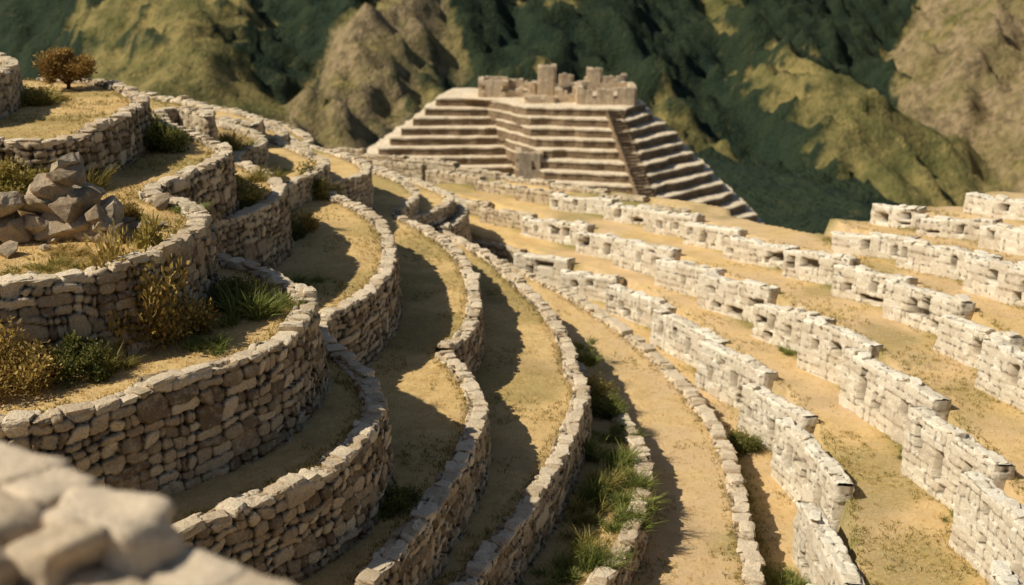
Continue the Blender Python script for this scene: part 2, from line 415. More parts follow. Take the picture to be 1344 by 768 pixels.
# ------------------------------------------------------------------ walls
lab_left=["curved dry-stone retaining wall holding up a grassy terrace","rounded fieldstone terrace wall with pale coping stones"]
seed=3
for nm,bn,k,C,side,res in walls:
    if side>0:
        seed+=7
        me=wall_mesh("terrace_wall",C,1,zf(bn),zf(nm),.03,res=res,sw=.30,sh=.18,seed=seed,depth=.095,jw=.045 if res<.04 else .06,cope_dim=(.17,.16,.06) if nm not in("L7",) else (.2,.2,.08),cap_tint=(.6,1))
        add("terrace_wall",me,M_TAN if nm[0]=="M" or res>=.065 else M_WALL,label=lab_left[0] if k==0 else lab_left[1],category="wall",group="stone terrace walls")
    else:
        d=np.r_[0,np.cumsum(np.hypot(*np.diff(C,axis=0).T))]
        end=d[-1]-(5.5 if nm in("R4","R5","R6") else 0)
        pos=0
        while pos<end-1.0:
            ln=random.uniform(2.4,3.9)
            e=min(pos+ln,end); ss=np.linspace(pos,e,24)
            S=np.c_[np.interp(ss,d,C[:,0]),np.interp(ss,d,C[:,1])]
            seed+=5
            dist=np.hypot(*S[12]); r=max(.034,dist*.0014)
            farleft=(S[12,0]/S[12,1]<.03 and S[12,1]>42) or nm=="R3b"
            if farleft:
                me=wall_mesh("terrace_wall",S,-1,zf(bn),zf(nm),random.uniform(-.12,.04),res=r,sw=.36,sh=.22,seed=seed,depth=.05,jw=.05,batter=.03,thick=.38,back=.4,
                 topvar=.03,cope_dim=(.17,.14,.05),niche=False,twist=.8,ends=True,cap_tint=(.4,.9),miss=.4,step=.03,warp=.5,rough=.7)
                add("terrace_wall",me,M_TAN,label="short tan fieldstone terrace wall below a golden strip",category="wall",group="stone terrace walls")
                pos=e+random.uniform(.4,1.3)
            else:
                me=wall_mesh("ruined_wall",S,-1,zf(bn),zf(nm),(.20 if dist<36 else .09)+random.uniform(-.12,.13),res=r,sw=.34,sh=.235,seed=seed,depth=.05,jw=.034,batter=.03,thick=.42,back=.6,
                 topvar=.012,cope_dim=(.17,.14,.06),niche=True,twist=.85,ends=True,cap_tint=(.5,1),miss=.66,step=.055,warp=.20,rough=.6,tilt=random.uniform(-.16,.02))
                add("ruined_wall",me,M_PALE,label="cream block stone terrace wall with small square niches",category="wall",group="pale niched walls")
                pos=e+random.uniform(.2,.7)
print("walls",time.time()-T0)

# ------------------------------------------------------------------ foreground rubble wall
mb=MB()
fw=np.array([(-6,8.0),(-4.6,6.9),(-3.6,6.1),(-2.6,5.3),(-1.9,4.85),(-1.25,4.45),(-.7,4.1),(-.3,3.9)],float)+np.array([.36,.06])
P,s=resample(catmull(fw)[0],.05); t,out=frames(P,1); out=-out
if out[0,1]<0: out=-out
for row,zz in enumerate([-5.35,-4.9,-4.45,-4.0,-3.55,-3.17,-2.93,-2.74]):
    hh=.24 if row<5 else .12
    for lay in (0,1,2):
        x=random.uniform(0,.2)
        while x<s[-1]-.1:
            ln=random.uniform(.15,.32); i=min(int((x+ln)/s[-1]*(len(P)-1)),len(P)-1)
            R=np.array([[t[i,0],t[i,1],0],[out[i,0],out[i,1],0],[0,0,1]],float)
            if not(row==7 and P[i,0]>-1.66):
                o=-out[i]*(.17+lay*.32)
                stone(mb,(P[i,0]+o[0],P[i,1]+o[1],zz+random.uniform(-.025,.035)),R,(ln*1.04,.18,hh*random.uniform(.95,1.1)),8,random.uniform(.2,1),.2,True)
            x+=2*ln
add("rubble_wall",mb.mesh("rubble_wall"),M_NEAR,label="low wall of large rough beige stones close by",category="wall")

# ------------------------------------------------------------------ plants
def leaf_mat(name,c1,c2,c3,tl=.25):
    m,nt,b=new_mat(name); a=attr(nt,"leaf")
    c=mixc(nt,rng(nt,a[0],0,.6),c1,c2); c=mixc(nt,rng(nt,a[0],.55,1),c,c3)
    nt.links.new(c,b.inputs["Base Color"]); b.inputs["Roughness"].default_value=.8
    if tl:
        tr=nd(nt,"ShaderNodeBsdfTranslucent"); nt.links.new(c,tr.inputs[0])
        mx=nd(nt,"ShaderNodeMixShader"); mx.inputs[0].default_value=tl
        o=nt.nodes["Material Output"]; nt.links.new(b.outputs[0],mx.inputs[1]); nt.links.new(tr.outputs[0],mx.inputs[2]); nt.links.new(mx.outputs[0],o.inputs[0])
    return m
M_RUST=leaf_mat("rust_tree_leaves",(.16,.09,.025),(.34,.20,.05),(.52,.34,.11))
M_DRY=leaf_mat("dry_shrub_leaves",(.16,.10,.025),(.35,.235,.06),(.54,.39,.13))
M_GRN=leaf_mat("green_grass_blades",(.08,.10,.02),(.19,.22,.05),(.38,.37,.12))
M_DKG=leaf_mat("dark_green_leaves",(.055,.06,.016),(.12,.125,.032),(.24,.22,.06))
M_OLV=leaf_mat("olive_gold_leaves",(.13,.115,.03),(.30,.245,.06),(.50,.39,.12))
M_STRAW=leaf_mat("straw_grass_blades",(.54,.36,.125),(.74,.52,.20),(.88,.66,.31),.3)
M_BARK,nt,b=new_mat("bark"); nt.links.new(mixc(nt,noise(nt,20,4),(.06,.04,.025),(.16,.11,.07)),b.inputs["Base Color"])

def blades(base,direc,length,width,tints,bend=.35):
    n=len(base)
    side=np.cross(direc,RNG.normal(size=(n,3))); side/=np.linalg.norm(side,axis=1)[:,None]+1e-9
    out=np.c_[direc[:,0],direc[:,1],np.zeros(n)-.3]
    l=length[:,None]; w=width[:,None]
    p0=base; p1=base+direc*l*.55; p2=base+direc*l+out*l*bend
    V=np.stack([p0-side*w*.5,p0+side*w*.5,p1+side*w*.4,p1-side*w*.4,p2+side*w*.08,p2-side*w*.08],1).reshape(-1,3)
    k=np.arange(n)[:,None]*6
    F=np.concatenate([k+np.array([[0,1,2,3]]),k+np.array([[3,2,4,5]])])
    A=np.zeros((n*6,4)); A[:,0]=np.repeat(tints,6); A[:,3]=1
    return V,F.astype(np.int32),A
def clump_mesh(name,n,rad,h,spread,seed_,subs=9,w=.014):
    global RNG
    RNG=np.random.default_rng(seed_)
    cen=np.c_[RNG.normal(0,rad*.5,subs),RNG.normal(0,rad*.5,subs)]; sz=RNG.uniform(.35,1.1,subs)
    k=RNG.integers(0,subs,n)
    base=np.c_[cen[k]+RNG.normal(0,rad*.13,(n,2)),np.full(n,-.03)]
    d=np.c_[RNG.normal(0,spread,(n,2))+cen[k]*.5/rad,np.ones(n)]; d/=np.linalg.norm(d,axis=1)[:,None]
    L=h*sz[k]*RNG.uniform(.35,1.1,n)
    V,F,A=blades(base,d,L,np.full(n,w)*RNG.uniform(.7,1.4,n),np.clip(RNG.uniform(0,1,n)*.7+.3*RNG.uniform(0,1,subs)[k],0,1))
    return mesh_from(name,V,F,A,"leaf",False)
def shrub_mesh(name,n,rad,h,seed_,lobes=14,ls=.05):
    R=np.random.default_rng(seed_)
    ang=R.uniform(0,6.28,lobes); rr=rad*np.sqrt(R.uniform(0,1,lobes))*.95
    cz=h*(.12+.8*R.uniform(0,1,lobes)*(1-.65*rr/rad))
    cen=np.c_[np.cos(ang)*rr,np.sin(ang)*rr,cz]; sz=R.uniform(.14,.34,lobes)*rad*1.1
    k=R.integers(0,lobes,n)
    d=R.normal(size=(n,3)); d/=np.linalg.norm(d,axis=1)[:,None]
    p=cen[k]+d*(sz[k]*R.uniform(.2,1.55,n)**.9)[:,None]; p[:,2]=np.maximum(p[:,2],.0)
    ax=d*.7+R.normal(0,.6,(n,3))+np.array([0,0,.4]); ax/=np.linalg.norm(ax,axis=1)[:,None]
    s2=np.cross(ax,R.normal(size=(n,3))); s2/=np.linalg.norm(s2,axis=1)[:,None]
    L=(ls*R.uniform(.6,1.7,n))[:,None]; W=L*.26
    V=np.stack([p-s2*W*.2,p+ax*L*.5-s2*W,p+ax*L,p+ax*L*.5+s2*W],1).reshape(-1,3)
    F=(np.arange(n)[:,None]*4+np.array([[0,1,2,3]]))
    tint=np.clip(R.uniform(0,1,lobes)[k]*.5+R.uniform(0,.5,n)+.2*(d[:,2]),0,1)
    A=np.zeros((n*4,4)); A[:,0]=np.repeat(tint,4); A[:,3]=1
    sv=[];sf=[];nn=n*4
    for c in cen:
        a=np.array([c[0]*.1,c[1]*.1,-.05]); w=.012+.01*rad
        o=np.array([w,0,0]);q=np.array([0,w,0])
        for oo in (o,q):
            sv+= [a-oo,a+oo,c+oo*.3,c-oo*.3]; sf.append([nn,nn+1,nn+2,nn+3]); nn+=4
    V=np.vstack([V,np.array(sv)]); F=np.vstack([F,np.array(sf)]); A=np.vstack([A,np.tile([[0,0,0,1]],(len(sv),1))])
    return mesh_from(name,V,F.astype(np.int32),A,"leaf",False)
def var(me,mat):
    m=me.copy(); m.materials.clear(); m.materials.append(mat); return m
c1=clump_mesh("grass_clump",800,.45,.6,.4,1); c2=clump_mesh("grass_clump",700,.55,.42,.55,2); c3=clump_mesh("grass_clump",1000,.5,.8,.3,3)
s1=shrub_mesh("shrub",5200,.6,.75,11,20,.055); s2_=shrub_mesh("shrub",4600,.65,.55,12,17,.055); s3=shrub_mesh("shrub",6000,.6,.95,13,26,.055)
def plant(name,me,px,py,lvn,size,label,flat=1.0):
    x,y=GL(px,py,lvn); z=float(zf(lvn)(y)); zz=float(ground(np.array([x]),np.array([y]))[0])
    if abs(zz-z)>.35: zz=z
    ob=add(name,me,None,label=label,category="plant",group="wild plants on the terraces")
    ob.location=(x,y,zz); ob.rotation_euler=(0,0,random.uniform(0,6.28)); s=size*random.uniform(.93,1.07); ob.scale=(s,s,s*flat)
    return ob
DRY=[var(m,M_DRY) for m in (s1,s2_,s3)]; OLV=[var(m,M_OLV) for m in (s1,s2_,s3)]; DKG=[var(m,M_DKG) for m in (s1,s2_,s3)]
GC=[var(m,M_GRN) for m in (c1,c2,c3)]; OC=[var(m,M_OLV) for m in (c1,c2,c3)]; DC=[var(m,M_DRY) for m in (c1,c2,c3)]
lo="rusty brown dry bush growing against a terrace wall"; lg="tuft of long green grass on a terrace"; ld="dark green leafy bush beside a wall"; lx="olive gold shrub on a grassy terrace"
for (nm,me,px,py,z,sz,lb,fl) in [
 ("dry_shrub",DRY[2],165,452,"L2",1.5,lo,1.45),("dry_shrub",DRY[1],218,442,"L2",1.1,lo,1.2),("dry_shrub",OLV[0],190,430,"L2",1.5,lo,1.9),("olive_shrub",OLV[0],75,448,"L2",1.2,lx,1.8),("dry_shrub",DRY[2],10,510,"L2",1.1,lo,1),
 ("dark_shrub",DKG[0],108,492,"L2",.9,ld,1.0),("olive_shrub",OC[0],140,486,"L2",.9,lx,1.0),("dry_shrub",DRY[1],-10,480,"L2",1.2,lo,1.0),
 ("grass_tuft",GC[0],326,418,"L2",1.3,lg,1.0),("dark_shrub",DKG[1],318,398,"L2",.85,ld,1.1),("grass_tuft",GC[1],352,408,"L2",1.0,lg,1.0),("grass_tuft",GC[1],262,455,"L2",.9,lg,1.0),("olive_shrub",OC[1],298,405,"L2",1.0,lx,1.0),
 ("olive_shrub",OLV[0],18,262,"L1",1.3,lx,1.0),("olive_shrub",OLV[1],50,252,"L1",1.3,lx,1.0),("dry_shrub",DRY[1],152,286,"L1",.7,lo,1.0),("olive_shrub",OC[0],120,250,"L1",1.2,lx,1.0),("dark_shrub",DKG[1],-5,262,"L1",1.1,ld,1.0),
 ("grass_tuft",GC[1],245,276,"L1",.9,lg,.8),("olive_shrub",OLV[2],300,266,"L2",1.4,lx,.65),("olive_shrub",OLV[0],272,270,"L2",1.1,lx,.8),("olive_shrub",OC[1],335,236,"L2",1.3,lx,1.0),
 ("dark_shrub",DKG[2],216,199,"L1",.95,ld,1.2),("dry_shrub",DRY[0],208,190,"L1",.7,lo,1.1),("dry_shrub",DRY[1],388,302,"L3",1.1,lo,1.0),("dark_shrub",DKG[0],378,312,"L3",.8,ld,1.0),
 ("dark_shrub",DKG[2],398,258,"L3",1.4,ld,1.0),("olive_shrub",OLV[1],415,258,"L3",1.2,lx,1.0),("grass_tuft",GC[1],388,374,"L3",1.1,lg,.7),("olive_shrub",OC[0],305,195,"L2",1.5,lx,1.0),
 ("olive_shrub",OC[0],45,137,"L0",1.5,lx,.7),("olive_shrub",OLV[1],32,134,"L0",1.1,lx,.7),("olive_shrub",OC[1],70,130,"L0",1.0,lx,.7),
 ("olive_shrub",OC[1],150,345,"L1",.8,lx,.6),("olive_shrub",OC[1],60,352,"L1",.8,lx,.6),("dry_shrub",DC[1],100,335,"L1",1.0,lo,.6),
 ("dark_shrub",DKG[1],515,664,"L4",.65,ld,.9),("grass_tuft",GC[1],498,672,"L4",.8,lg,1.0),
 ("grass_tuft",GC[1],800,575,"L6",1.2,lg,.9),("grass_tuft",GC[0],815,612,"L6",1.2,lg,.9),("olive_shrub",OC[0],790,640,"L6",1.2,lx,.9),("grass_tuft",GC[1],825,660,"L6",1.4,lg,1.0),
 ("grass_tuft",GC[0],832,640,"L6",1.2,lg,1.0),("grass_tuft",GC[0],790,740,"L6",1.2,lg,.9),("olive_shrub",OC[0],770,725,"L6",1.0,lx,1.0),("grass_tuft",GC[1],735,755,"L6",1.2,lg,1.0),("grass_tuft",GC[1],700,780,"L6",1.0,lg,1.0),
 ("grass_tuft",GC[1],805,690,"L6",1.2,lg,1.0),("olive_shrub",OC[1],760,680,"L6",1.2,lx,1.0),("grass_tuft",GC[0],800,545,"L6",1.0,lg,1.0),("grass_tuft",GC[2],780,660,"L6",.9,lg,1.0),("grass_tuft",GC[0],775,600,"L6",1.2,lg,1.0),
 ("dark_shrub",DKG[1],790,540,"L6",.9,ld,1.0),("olive_shrub",OLV[1],778,515,"L6",.9,lx,1.0),("grass_tuft",GC[0],768,478,"L6",1.0,lg,.9),("grass_tuft",GC[1],758,458,"L6",1.1,lg,1.0),
 ("dark_shrub",DKG[1],968,590,"FL",.85,ld,1.0),("grass_tuft",GC[2],962,587,"FL",.8,lg,.9),("grass_tuft",GC[0],1035,778,"FL",1.1,lg,1.0),("grass_tuft",GC[1],1068,775,"FL",1.1,lg,1.0),("olive_shrub",OC[1],1005,768,"FL",1.1,lx,1.0),
 ("grass_tuft",GC[1],1228,635,"F",.7,lg,.8),("grass_tuft",GC[1],1195,597,"F",.6,lg,.8),("grass_tuft",GC[1],1045,465,"F",.9,lg,.8),("grass_tuft",GC[1],1262,680,"F",.6,lg,.8),
 ]:
    plant(nm,me,px,py,z,sz,lb,flat=fl)

def cyl(mb,p0,p1,r0,r1,n=7):
    p0=np.array(p0,float);p1=np.array(p1,float);d=p1-p0;d/=np.linalg.norm(d)
    u=np.cross(d,[.3,.2,1]);u/=np.linalg.norm(u);w=np.cross(d,u)
    a=np.linspace(0,2*math.pi,n,endpoint=False); ring=np.cos(a)[:,None]*u+np.sin(a)[:,None]*w
    V=np.vstack([p0+ring*r0,p1+ring*r1]); k=np.arange(n)
    F=np.c_[k,(k+1)%n,(k+1)%n+n,k+n]; mb.put(V,F.astype(np.int32),np.tile([[.5,1,0,1]],(2*n,1)))
x,y=G(90,117,LV["L0"])
tr=add("small_tree",None,label="small rust-brown tree standing on the top grassy terrace",category="tree"); tr.location=(x,y,LV["L0"])
mb=MB(); cyl(mb,(0,0,-.1),(.03,.02,.45),.07,.05)
for a_ in np.linspace(0,6,8): cyl(mb,(.03,.02,.35),(math.cos(a_)*.4,math.sin(a_)*.4,.75+.15*math.sin(3*a_)),.035,.012,5)
add("trunk",mb.mesh("trunk","leaf"),M_BARK,tr)
cm=shrub_mesh("crown",9000,.75,1.15,31,30,.07); cm.materials.append(M_RUST); c_=add("crown",cm,None,tr); c_.location=(0,0,.2)

def scatter(n,x0,x1,y0,y1,pred,hmin,hmax,w,mat,name,label,per=4):
    R=np.random.default_rng(5)
    yy=y0+(y1-y0)*R.uniform(0,1,n)**1.6; xx=R.uniform(-1,1,n)*(yy*.50+1)
    m=(xx>x0)&(xx<x1); xx=xx[m];yy=yy[m]
    z,foot,lip=ground(xx,yy,True)
    m=pred(xx,yy,z,foot,lip,R); xx,yy,z,foot=xx[m],yy[m],z[m],foot[m]
    base=np.repeat(np.c_[xx,yy,z-.01],per,0); n=len(base); base[:,:2]+=R.normal(0,.03,(n,2))
    d=np.c_[R.normal(0,.45,(n,2)),np.ones(n)]; d/=np.linalg.norm(d,axis=1)[:,None]
    tall=np.repeat(1+1.2*sstep(.5,.1,foot),per)
    V,F,A=blades(base,d,R.uniform(hmin,hmax,n)*tall,np.full(n,w),R.uniform(0,1,n))
    add(name,mesh_from(name,V,F,A,"leaf",False),mat,kind="stuff",label=label,category="grass")
scatter(90000,-17,16,13.5,42,lambda x,y,z,f,l,R:(l>.32)&(z>-20)&(R.uniform(0,1,len(x))<.2+1.0*(fbm(x*.8,y*.8,70,3))*(1-.6*sstep(0,6,x))),.02,.07,.013,M_STRAW,"dry_grass","short straw coloured dry grass covering the terraces")
def gp(x,y,z,f,l,R): return (f<.8)&(R.uniform(0,1,len(x))<sstep(.8,.1,f)*fbm(x*.5,y*.5,80,2)*1.5)|((l<.6)&(l>.28)&(R.uniform(0,1,len(x))<.5))|((fbm(x*.6,y*.6,83,3)>.58)&(R.uniform(0,1,len(x))<.35))
scatter(120000,-17,16,13.5,42,gp,.04,.13,.014,M_OLV,"green_grass","short olive grass along the feet of the walls")
print("grass",time.time()-T0)

# ------------------------------------------------------------------ boulders: angular broken rocks
def hull_rock(name,dims,sd_,n=15):
    R=np.random.default_rng(sd_); bm=bmesh.new()
    for _ in range(n):
        v=R.normal(size=3); v/=np.abs(v).max()**.6*np.linalg.norm(v)**.4; bm.verts.new(Vector(v*np.array(dims)*R.uniform(.85,1.05)))
    r=bmesh.ops.convex_hull(bm,input=bm.verts[:])
    bmesh.ops.delete(bm,geom=[g for g in set(r["geom_interior"]+r["geom_unused"]) if isinstance(g,bmesh.types.BMVert)],context='VERTS')
    bmesh.ops.dissolve_limit(bm,angle_limit=.25,verts=bm.verts[:],edges=bm.edges[:])
    bmesh.ops.bevel(bm,geom=bm.edges[:],offset=min(dims)*.05,segments=1,affect='EDGES',clamp_overlap=True)
    bmesh.ops.triangulate(bm,faces=bm.faces[:])
    for _ in range(2): bmesh.ops.subdivide_edges(bm,edges=[e for e in bm.edges if e.calc_length()>min(dims)*.35],cuts=1,use_grid_fill=False); bmesh.ops.triangulate(bm,faces=bm.faces[:])
    bm.normal_update()
    for v in bm.verts:
        q=v.co*7+Vector((sd_%31,0,0)); k=float(fbm(np.array([q.x+q.z*.7]),np.array([q.y-q.z*.9]),3,3)[0])-.5
        v.co+=v.normal*k*min(dims)*.3
    me=bpy.data.meshes.new(name); bm.to_mesh(me); bm.free()
    a=me.color_attributes.new("stone",'FLOAT_COLOR','POINT'); t=random.random()
    a.data.foreach_set("color",np.tile([t,1,.5,1],len(me.vertices)).astype(np.float32))
    me.materials.append(M_ROCK); return me
def boulder(px,py,dims,lift=.5,label="angular grey-brown rock in a broken stone outcrop",flat=False,dx=0,dy=0):
    x,y=G(px,py,LV["L1"])
    ob=add("boulder",hull_rock("boulder",dims,random.randint(0,9999)),None,label=label,category="rock",group="boulders on the terrace")
    ob.location=(x+dx,y+dy,LV["L1"]+lift)
    t_=.06 if flat else .22
    ob.rotation_euler=(random.uniform(-t_,t_),random.uniform(-t_,t_),random.uniform(-.5,.5))
random.seed(21)
for h_,sc,pxs in [(.22,1.0,[46,84,122]),(.62,.95,[62,102]),(.95,.8,[84]),(1.18,.5,[92])]:
    for q in pxs:
        d_=(random.uniform(.50,.64)*sc,random.uniform(.36,.46),random.uniform(.32,.38)*sc)
        boulder(q+random.uniform(-4,4),312,d_,h_+random.uniform(-.03,.03)); boulder(q+random.uniform(-9,9),303,d_,h_+.10,dy=.3)
for q,l,s_ in [(150,.14,.30),(166,.08,.16),(20,.2,.36),(0,.25,.44),(-14,.66,.44),(12,.70,.40),(30,.12,.2),(68,.06,.15),(120,.05,.14),(132,.5,.24),(138,.3,.22)]:
    boulder(q,317,(s_,s_,s_*.8),l)
lr="single grey rock on the terrace edge"; ls_="flat grey stone slab lying in grass"
boulder(210,274,(.26,.22,.21),.14,lr); boulder(196,299,(.40,.28,.08),.06,ls_,True); boulder(168,292,(.24,.22,.06),.05,ls_,True)
boulder(10,335,(.27,.24,.15),.1,lr); boulder(225,270,(.1,.1,.08),.04,lr); boulder(60,328,(.12,.1,.08),.04,lr)
print("rocks",time.time()-T0)

# ------------------------------------------------------------------ stepped pyramid
M_TIER,nt,b=new_mat("pyramid_masonry")  # riser tone kept dark: shade under the treads is put into the colour
n1=noise(nt,.5,5,.7); n2=noise(nt,3,4,.7)
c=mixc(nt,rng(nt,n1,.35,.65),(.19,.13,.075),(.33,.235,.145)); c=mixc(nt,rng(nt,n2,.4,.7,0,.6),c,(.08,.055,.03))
nt.links.new(c,b.inputs["Base Color"]); bump(nt,b,n2,.8,.25)
M_TREAD,nt,b=new_mat("pyramid_lit_tread")  # paler stone paints the sunlit treads and their bright edge bands
n1=noise(nt,.6,5,.7); n2=noise(nt,2.0,5,.75)
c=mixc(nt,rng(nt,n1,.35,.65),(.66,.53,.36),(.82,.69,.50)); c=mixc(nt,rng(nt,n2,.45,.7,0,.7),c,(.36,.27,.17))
nt.links.new(c,b.inputs["Base Color"]); bump(nt,b,n2,.7,.15)
pyr=add("stepped_pyramid",None,label="broad stone step pyramid of many terraces with a central stairway",category="pyramid"); pyr.location=(7,165,-37)
top=np.array([(-11.5,169),(-4,168.5),(2,160),(15.5,157.5),(19,163.5),(17,182),(-9,182)],float)
bot=np.array([(-30,152),(3.5,155),(6,141.5),(21,138.5),(34.5,151),(32,198),(-29,198)],float)
NT=13; ZT=-21.6; RH=1.23
def prism(name,poly,z0,z1,zc,par,k):
    n=len(poly); P=[]
    for i in range(n):
        a,b_=poly[i],poly[(i+1)%n]; m=max(int(np.hypot(*(b_-a))/.9),1)
        for q in range(m): P.append(a+(b_-a)*q/m)
    P=np.array(P); P=P+np.c_[fbm(P[:,0]*.4,P[:,1]*.4+z0*3,5,3)-.5,fbm(P[:,0]*.4+40,P[:,1]*.4+z0*3,6,3)-.5]*1.3
    d=P-np.roll(P,1,0); d2=np.roll(P,-1,0)-P; tt=d/np.linalg.norm(d,axis=1)[:,None]+d2/np.linalg.norm(d2,axis=1)[:,None]
    tt/=np.linalg.norm(tt,axis=1)[:,None]+1e-9; o=np.c_[tt[:,1],-tt[:,0]]
    N=len(P); wz=.2*(fbm(P[:,0]*.9,P[:,1]*.9+k*7,9,3)-.5)
    rings=[(P+o*.05,np.full(N,z0-.5)),(P,zc+wz),(P+o*.13,zc+.02+wz),(P+o*.12,zc+.22+wz),(P-o*1.1,z1+wz*.4)]
    V=[]
    for R_,z in rings: V+= [(p[0],p[1],q) for p,q in zip(R_,z)]
    F=[];M=[]
    for r in range(4):
        for i in range(N):
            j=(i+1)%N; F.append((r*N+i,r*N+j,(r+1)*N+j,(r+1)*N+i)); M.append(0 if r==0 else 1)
    F.append(tuple(4*N+i for i in range(N))); M.append(1)
    me=bpy.data.meshes.new(name); o_=np.array(pyr.location)
    me.from_pydata([tuple(np.array(v)-o_) for v in V],[],F); me.materials.append(M_TIER); me.materials.append(M_TREAD)
    me.polygons.foreach_set("material_index",M); me.update()
    return add(name,me,None,par)
for k in range(NT):
    f=(k/(NT-1)); poly=top*(1-f)+bot*f; z1_=ZT-k*RH
    prism("terrace_tier",poly,z1_-RH,z1_,z1_-.32,pyr,k)
def boxes(lst,name,mat,par=None,loc=(0,0,0),**pr):
    V=[];F=[]
    for (cx,cy,cz,hx,hy,hz,a_) in lst:
        b0=len(V); ca,sa=math.cos(a_),math.sin(a_); j=.08
        for dz in(-1,1):
            for dx,dy in((-1,-1),(1,-1),(1,1),(-1,1)):
                x,y=dx*hx*(1-.03*(dz>0)),dy*hy*(1-.03*(dz>0))
                V.append((cx+x*ca-y*sa-loc[0]+random.uniform(-j,j)*min(hx,.5),cy+x*sa+y*ca-loc[1]+random.uniform(-j,j)*min(hy,.5),cz+dz*hz-loc[2]+random.uniform(-j,j)*min(hz,.8)))
        for f in((0,3,2,1),(4,5,6,7),(0,1,5,4),(1,2,6,5),(2,3,7,6),(3,0,4,7)): F.append(tuple(b0+q for q in f))
    me=bpy.data.meshes.new(name); me.from_pydata(V,[],F); me.update()
    return add(name,me,mat,par,**pr)
ta=top[2]*.12+top[3]*.88; ba=bot[2]*.12+bot[3]*.88
st=[];bl=[[],[]]; NS=46; dv=ba-ta; L=np.hypot(*dv); ang=math.atan2(dv[1],dv[0])+math.pi/2
HT=NT*RH
for k in range(NS):
    f=(k+.5)/NS; p=ta+dv*f*1.06+dv/L*.5; z=ZT-HT*f*.99-.15
    st.append((p[0],p[1],z-1.2,.8,L/NS*.62,1.2,ang))
    for q,sd in enumerate((-1,1)):
        bl[q].append((p[0]+math.cos(ang)*.95*sd,p[1]+math.sin(ang)*.95*sd,z-1.0,.15,L/NS*.64,1.12,ang))
boxes(st,"stairway",M_TIER,pyr,tuple(pyr.location))
for q in bl: boxes(q,"balustrade",M_TIER,pyr,tuple(pyr.location))

M_RUIN,nt,b=new_mat("ruin_stone")
n1=noise(nt,.9,5,.7); n2=noise(nt,5,4,.7)
c=mixc(nt,rng(nt,n1,.35,.65),(.52,.40,.26),(.74,.60,.42)); c=mixc(nt,rng(nt,n2,.45,.7,0,.6),c,(.28,.21,.13))
nt.links.new(c,b.inputs["Base Color"]); bump(nt,b,n2,.8,.15)
def ruin(name,x0,y0,x1,y1,h,label,rag=.8,base=ZT):
    L=[]; th=.42; ph0=random.random()*50
    def side(ax,ay,bx,by,op):
        l=math.hypot(bx-ax,by-ay); n=max(int(l/.55),1); a_=math.atan2(by-ay,bx-ax); ph=random.randint(0,4)
        for i in range(n):
            f=(i+.5)/n; x,y=ax+(bx-ax)*f,ay+(by-ay)*f
            r=float(vn(x*.35+ph0,y*.35+ph0,4)); hh=h-rag*1.7*max(r-.35,0)*1.5-random.random()*.18
            hh=max(hh,h*.25)
            if op and (i%5==ph) and n>4:
                if op==2: L.append((x,y,base+h*.16,l/n*.5,th,h*.16,a_))
                if hh>h*.75: L.append((x,y,base+h*.7+(hh-h*.7)*.5,l/n*.52,th,(hh-h*.7)*.5,a_))
            else: L.append((x,y,base+hh/2,l/n*.51,th,hh/2,a_))
    side(x0,y0,x1,y0,2); side(x1,y0,x1,y1,2); side(x1,y1,x0,y1,0); side(x0,y1,x0,y0,2)
    L.append(((x0+x1)/2,(y0+y1)/2,base+h*.2,(x1-x0)/2-.4,(y1-y0)/2-.4,h*.2,0))
    boxes(L,name,M_RUIN,None,label=label,category="ruin",group="ruined buildings on the pyramid")
lb="roofless ruined stone building on the pyramid top"
ruin("ruined_building",-4.6,169.5,-1.0,174,2.6,lb); ruin("ruined_building",-.6,170,3.4,174,2.2,lb,rag=1.2); ruin("ruined_building",9.6,161.5,17.2,168,2.9,lb,rag=.5); ruin("ruined_building",6.6,164,9.2,170,2.2,lb,rag=1.3)
ruin("ruined_building",13.2,170,16.6,175,3.4,lb,rag=2.0); ruin("ruined_building",2.2,163.2,6,166,1.0,"low ruined stone enclosure on the pyramid top",rag=.3); ruin("ruined_building",9,169,12.8,173,3.8,lb,rag=1.5)
ruin("stone_tower",4.2,166.5,6.0,168.6,5.0,"tall narrow ruined stone tower on the pyramid",rag=.3); ruin("stone_tower",7.4,170,8.7,171.6,3.6,"short ruined stone tower on the pyramid",rag=.4)
ruin("stone_tower",11.4,168.2,12.8,169.8,4.4,"broken square stone tower above the ruins",rag=.8)
ruin("stone_hut",.9,152.2,3.8,160,3.6,"small square stone hut on the pyramid terraces",base=ZT-6.6*1.32,rag=.3)

# ------------------------------------------------------------------ mountains
ridges=[
 ([(-60,560,60),(-150,500,5),(-185,445,-38),(-215,400,-80)],.72,2.0,0),
 ([(-60,560,60),(-45,450,-12),(-52,390,-34),(-58,345,-52),(-62,290,-95)],.8,1.2,1),
 ([(-150,500,5),(-112,410,-24),(-96,350,-42),(-100,290,-85)],.6,.6,0),
 ([(10,680,80),(-60,560,60)],.7,.7,0),
 ([(10,680,80),(78,570,-8),(104,490,-38),(124,425,-60),(134,370,-84),(132,310,-115)],.80,.65,0),
 ([(60,600,5),(60,470,-45),(62,380,-70)],.8,.8,0),
 ([(10,680,80),(110,710,30),(188,690,-22),(205,640,-64),(210,580,-118)],.85,.8,2),
 ([(10,680,80),(18,500,-34),(0,400,-50),(-5,310,-95)],.75,.7,2),
 ([(420,740,110),(300,620,25),(225,540,-22),(185,480,-58),(160,425,-98)],.85,.8,1),
 ([(420,620,80),(310,530,5),(215,430,-52),(175,365,-84)],.85,.8,1),
 ([(420,800,130),(235,830,5),(215,740,-45)],.9,.9,1),
 ([(-520,920,110),(-360,820,20),(-290,770,-80)],.6,.6,2),
 ([(-400,640,30),(-330,570,-50)],.6,.6,2),
 ([(-900,1050,160),(900,1050,160)],.5,.5,2),
 ([(-80,44,-17),(0,46,-19),(70,42,-17)],.75,.75,3),
]
